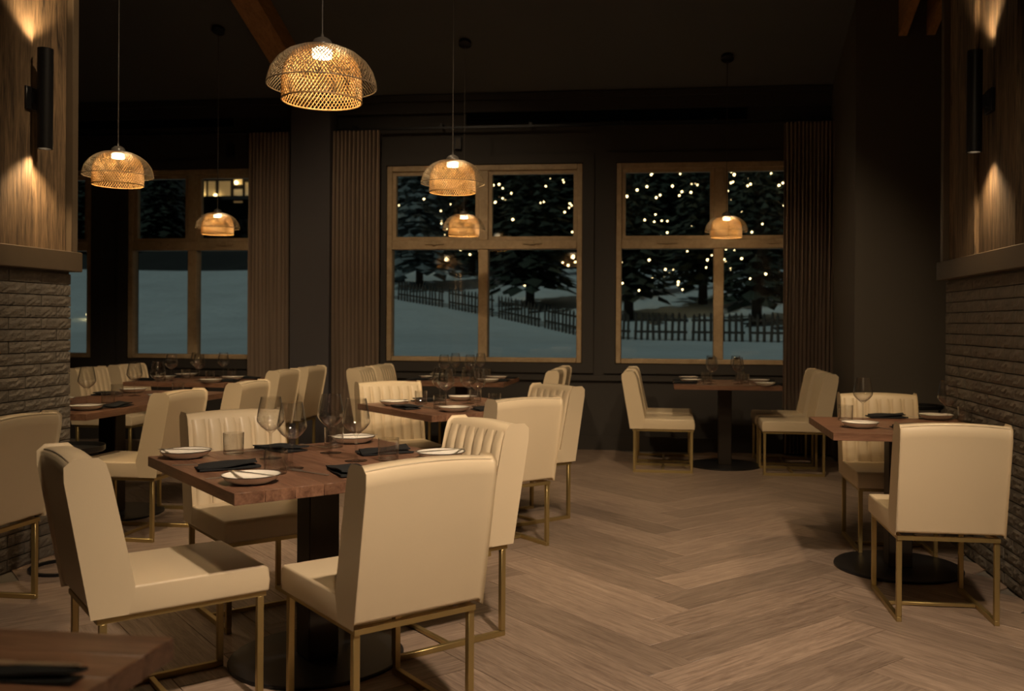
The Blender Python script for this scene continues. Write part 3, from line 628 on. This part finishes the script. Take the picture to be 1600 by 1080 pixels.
spot((-.3, 1.6, 4.6), (1.0, 4.6, .5), 100, 50, .7, KEY, .08, 'black track spotlight aimed at the two-seat table')
spot((-1.2, 3.6, 4.8), (-3.3, 6.4, .6), 300, 55, .7, KEY, .08, 'black track spotlight aimed at the long table')
spot((0.2, 4.6, 4.9), (.6, 8.4, .2), 230, 52, .8, KEY, .10, 'black track spotlight aimed at the bay-corner window table')
spot((-2.4, 5.0, 4.9), (-2.4, 8.6, .3), 230, 75, .8, KEY, .10, 'black track spotlight aimed at the window wall')
spot((0.4, 0.2, 4.6), (-.15, 2.7, 0), 170, 95, .9, KEY, .15, 'black track spotlight aimed at the open floor')
# ------------------------------------------------------------------ outside: snow, hill, fence, firs with lights, lodge
def g_h(x, y): return .60+.02*(y-10)+.15*max(0, y-25.5)+.04*math.sin(x*.5+y*.23)*min(1, (y-9.6)/6)
def terrain(name, y0, y1, ny, x0, x1, nx_, m, extra=lambda x, y: 0):
    bm = bmesh.new(); g = [[bm.verts.new((x0+(x1-x0)*i/nx_, y0+(y1-y0)*j/ny, g_h(x0+(x1-x0)*i/nx_, y0+(y1-y0)*j/ny)+extra(x0+(x1-x0)*i/nx_, y0+(y1-y0)*j/ny))) for j in range(ny+1)] for i in range(nx_+1)]
    for i in range(nx_):
        for j in range(ny): bm.faces.new((g[i][j], g[i+1][j], g[i+1][j+1], g[i][j+1]))
    return tag(link(name, mesh(name, bm, m, 60)), kind='structure')
terrain('snowfield', YB+.21, 42, 50, -40, 30, 60, 'snow')
def hx(x, y): r = random.Random(int(x*7)+int(y*13)*101); return .45*max(0, y-62)+r.uniform(-.6, .6)*min(1, (y-41)/6)
terrain('hillside', 42, 150, 54, -110, 80, 90, 'hill', hx)
bm = bmesh.new(); prism(bm, [(-.035, 0), (.035, 0), (.035, .66), (0, .74), (-.035, .66)], 'y', -.012, .012); me_pk = mesh('picket', bm, 'fence')
pts = []
for px, d in ((560, 34.6), (620, 33.2), (700, 31.2), (778, 29.2), (850, 27.3), (915, 25.7), (990, 24.4), (1080, 23.4), (1170, 22.4), (1260, 21.5)):
    a = ray(px); pts.append(Vector((a[0]*d, a[1]*d)))
for k, (A, B) in enumerate(zip(pts, pts[1:])):
    A2, B2 = A.lerp(B, .04), A.lerp(B, .90); dv = B2-A2; n = max(5, int(dv.length/.17)); za, zb_ = g_h(*A2)-.03, g_h(*B2)-.03
    r = empty('picket_fence', (A2.x, A2.y, za), math.atan2(dv.y, dv.x), 'dark wooden picket fence section standing in the snow', 'fence', 'picket fence sections in the snow')
    sl = (zb_-za)/dv.length
    for i in range(n+1): t = dv.length*i/n; link('picket', me_pk, r, (t, -.02, sl*t+random.uniform(-.02, .02)), (0, random.uniform(-.05, .05), 0))
    for zz in (.22, .52):
        bm = bmesh.new(); prism(bm, [(-.05, zz-.05*sl), (dv.length+.05, zz+sl*dv.length), (dv.length+.05, zz+.06+sl*dv.length), (-.05, zz+.06)], 'y', -.008, .022); link('rail', mesh('rail', bm, 'fence'), r)
def fir_mesh(seed, H, R, snowy):
    rnd = random.Random(seed); bm = bmesh.new(); lev = int(H*3.2)
    for i in range(lev):
        t = i/lev; z = 1.25+(H-1.3)*t; rr = R*(1-t)**.85+.08; nb = max(6, int(13*(1-t)+5))
        for b in range(nb):
            a = 2*PI*b/nb+rnd.uniform(-.3, .3)+i; ln = rr*rnd.uniform(.75, 1.1); dr = Vector((math.cos(a), math.sin(a), 0)); sd = Vector((-dr.y, dr.x, 0)); drop = ln*rnd.uniform(.25, .5)
            for s in range(3):
                f0, f1 = s/3, (s+1)/3; p0_ = Vector((0, 0, z))+dr*ln*f0+Vector((0, 0, -drop*f0**1.3)); p1_ = Vector((0, 0, z))+dr*ln*f1+Vector((0, 0, -drop*f1**1.3))
                w0 = .20*rr*(1-f0*.3); hang = Vector((0, 0, -.10-.12*rnd.random()))
                for sg in (-1, 1):
                    q = p0_+sd*sg*w0+dr*.1*rr+hang; x_ = bm.verts.new(p0_); y_ = bm.verts.new(p1_); z_ = bm.verts.new(q); bm.faces.new((x_, y_, z_))
    me = bpy.data.meshes.new('foliage'); bm.to_mesh(me); bm.free(); me.materials.append(M['snowneedle' if snowy else 'needle']); return me
def fir(px, d, H, R, lab, seed, bulbs=0, snowy=False, group='firs outside the windows'):
    a = ray(px); x, y = a[0]*d, a[1]*d; z = g_h(x, y)+(hx(x, y) if y > 42 else 0)-.1
    r = empty('fir_tree', (x, y, z), 0, lab, 'tree', group); link('foliage', fir_mesh(seed, H, R, snowy), r)
    bm = bmesh.new(); lathe(bm, [(.16, 0), (.11, H*.4), (.02, H*.95), (0, H*.96)], 8); link('trunk', mesh('trunk', bm, 'bark'), r)
    if bulbs:
        rnd = random.Random(seed+5); bm = bmesh.new(); path = []; turns = 8
        for k in range(bulbs*3):
            t = k/(bulbs*3); zz = 1.0+(H-1.4)*t; rr = (R*(1-t)**.85+.1)*1.06; an = turns*2*PI*t+seed
            p = Vector((rr*math.cos(an), rr*math.sin(an), zz+.22*math.sin(k*.7))); path.append(p)
            if rnd.random() < (.30 if math.sin(k*.21+seed) > -.2 else .05): bmesh.ops.create_icosphere(bm, subdivisions=1, radius=rnd.uniform(.022, .042), matrix=Matrix.Translation(p+Vector((rnd.uniform(-.08, .08), rnd.uniform(-.08, .08), rnd.uniform(-.1, .05)))))
        me = mesh('bulbs', bm, 'bulb'); s = empty('string_lights', (x, y, z), 0, 'string of warm bulbs on '+lab, 'string lights', 'fairy lights on the firs')
        tag(link('bulbs', me, s), kind='stuff'); bm = bmesh.new(); tube(bm, path, .006, 3); link('wire', mesh('wire', bm, 'wire'), s)
fir(828, 31.5, 8.2, 1.75, 'the tall lit fir behind the fence', 1, 120)
fir(655, 37, 8.5, 2.0, 'the snow-dusted fir with lights near the pilaster curtain', 2, 100, True)
fir(737, 41, 8.5, 1.8, 'the fir with lights seen behind the window pendant', 3, 80)
fir(982, 28.5, 7.0, 1.5, 'the lit fir at the frame edge of the bay-corner window', 4, 110)
fir(1098, 31, 7.4, 1.6, 'the fir with lights at the mullion of the bay-corner window', 5, 110)
fir(1182, 27, 6.8, 1.5, 'the fir with lights beside the corner curtain', 6, 120)
for k, (px, d, H, R) in enumerate(((600, 52, 10, 2.4), (690, 56, 11, 2.6), (775, 50, 11, 2.4), (885, 49, 11, 2.5), (930, 58, 12, 2.8), (1030, 46, 10, 2.2), (1068, 55, 12, 2.8), (1140, 47, 11, 2.4), (1215, 52, 11, 2.6), (250, 60, 9, 2.4), (130, 54, 10, 2.5))):
    fir(px, d, H, R, 'dark unlit fir in the wood beyond the fence', 20+k, 0, False, 'dark firs beyond the fence')
def lodge(px, d, py, wid, hgt, wins_, lab, globe=None):
    a = ray(px); x, y = a[0]*d, a[1]*d; z = CAM_H+(hor(px)-py)*d/FPX
    zg = g_h(x, y)+.45*max(0, y-62)
    r = empty('lodge', (x, y, zg-.8), -YAW*0, lab, 'building'); z -= zg-.8
    link('wall', boxm('wall', (-wid/2, wid/2, 0, 5, 0, z+hgt), 'lodge'), r)
    bm = bmesh.new(); prism(bm, [(-1.0, z+hgt-.2), (2.5, z+hgt+1.6), (6, z+hgt-.2), (6, z+hgt), (2.5, z+hgt+1.9), (-1.0, z+hgt)], 'x', -wid/2-.6, wid/2+.6); link('roof', mesh('roof', bm, 'lodge'), r)
    link('balcony', boxm('balcony', (-wid/2, wid/2, -.9, 0, z-.25, z), 'lodge'), r)
    for (cx, cz, ww, hh) in wins_:
        f = link('window', boxm('window', (cx-ww/2-.12, cx+ww/2+.12, -.06, 0, z+cz-hh/2-.12, z+cz+hh/2+.12), 'fence'), r)
        link('lit_pane', boxm('lit_pane', (cx-ww/2, cx+ww/2, -.09, -.061, z+cz-hh/2, z+cz+hh/2), 'litwin'), f)
    for gx, gz in (globe or []):
        bm = bmesh.new(); bmesh.ops.create_icosphere(bm, subdivisions=2, radius=.13, matrix=Matrix.Translation((gx, -.35, z+gz))); link('lamp_globe', mesh('lamp_globe', bm, 'lamp_glow', 60), r)
lodge(355, 62, 306, 6.4, 2.0, [(-1.75, .55, .5, 1.1), (-1.1, .55, .5, 1.1), (-.2, .55, .8, 1.1), (.75, .1, .6, .9), (.75, 1.25, .6, .8), (1.7, .5, .9, 1.0), (2.6, .5, .7, 1.0)], 'hillside lodge with lit windows above the snow', [(-1.75, .2), (-.7, .1), (.75, .95), (1.75, 1.35), (2.5, 1.45)])
lodge(800, 68, 318, 5.0, 2.2, [(-1.0, .55, .55, .9)], 'dark lodge with one lit window behind the tall fir')
bm = bmesh.new(); bmesh.ops.create_icosphere(bm, subdivisions=2, radius=.10); p = Vector((ray(140)[0]*30, ray(140)[1]*30, 0)); p.z = CAM_H+(hor(140)-535)*30/FPX
gl = empty('garden_lamp', (p.x, p.y, g_h(p.x, p.y)), 0, 'small bright garden lamp standing in the snow', 'garden lamp')
link('globe', mesh('globe', bm, 'lamp_glow', 60), gl, (0, 0, max(.15, p.z-g_h(p.x, p.y)))); bm = bmesh.new(); tube(bm, [(0, 0, -.1), (0, 0, max(.1, p.z-g_h(p.x, p.y)-.08))], .03, 8); link('post', mesh('post', bm, 'wire'), gl)
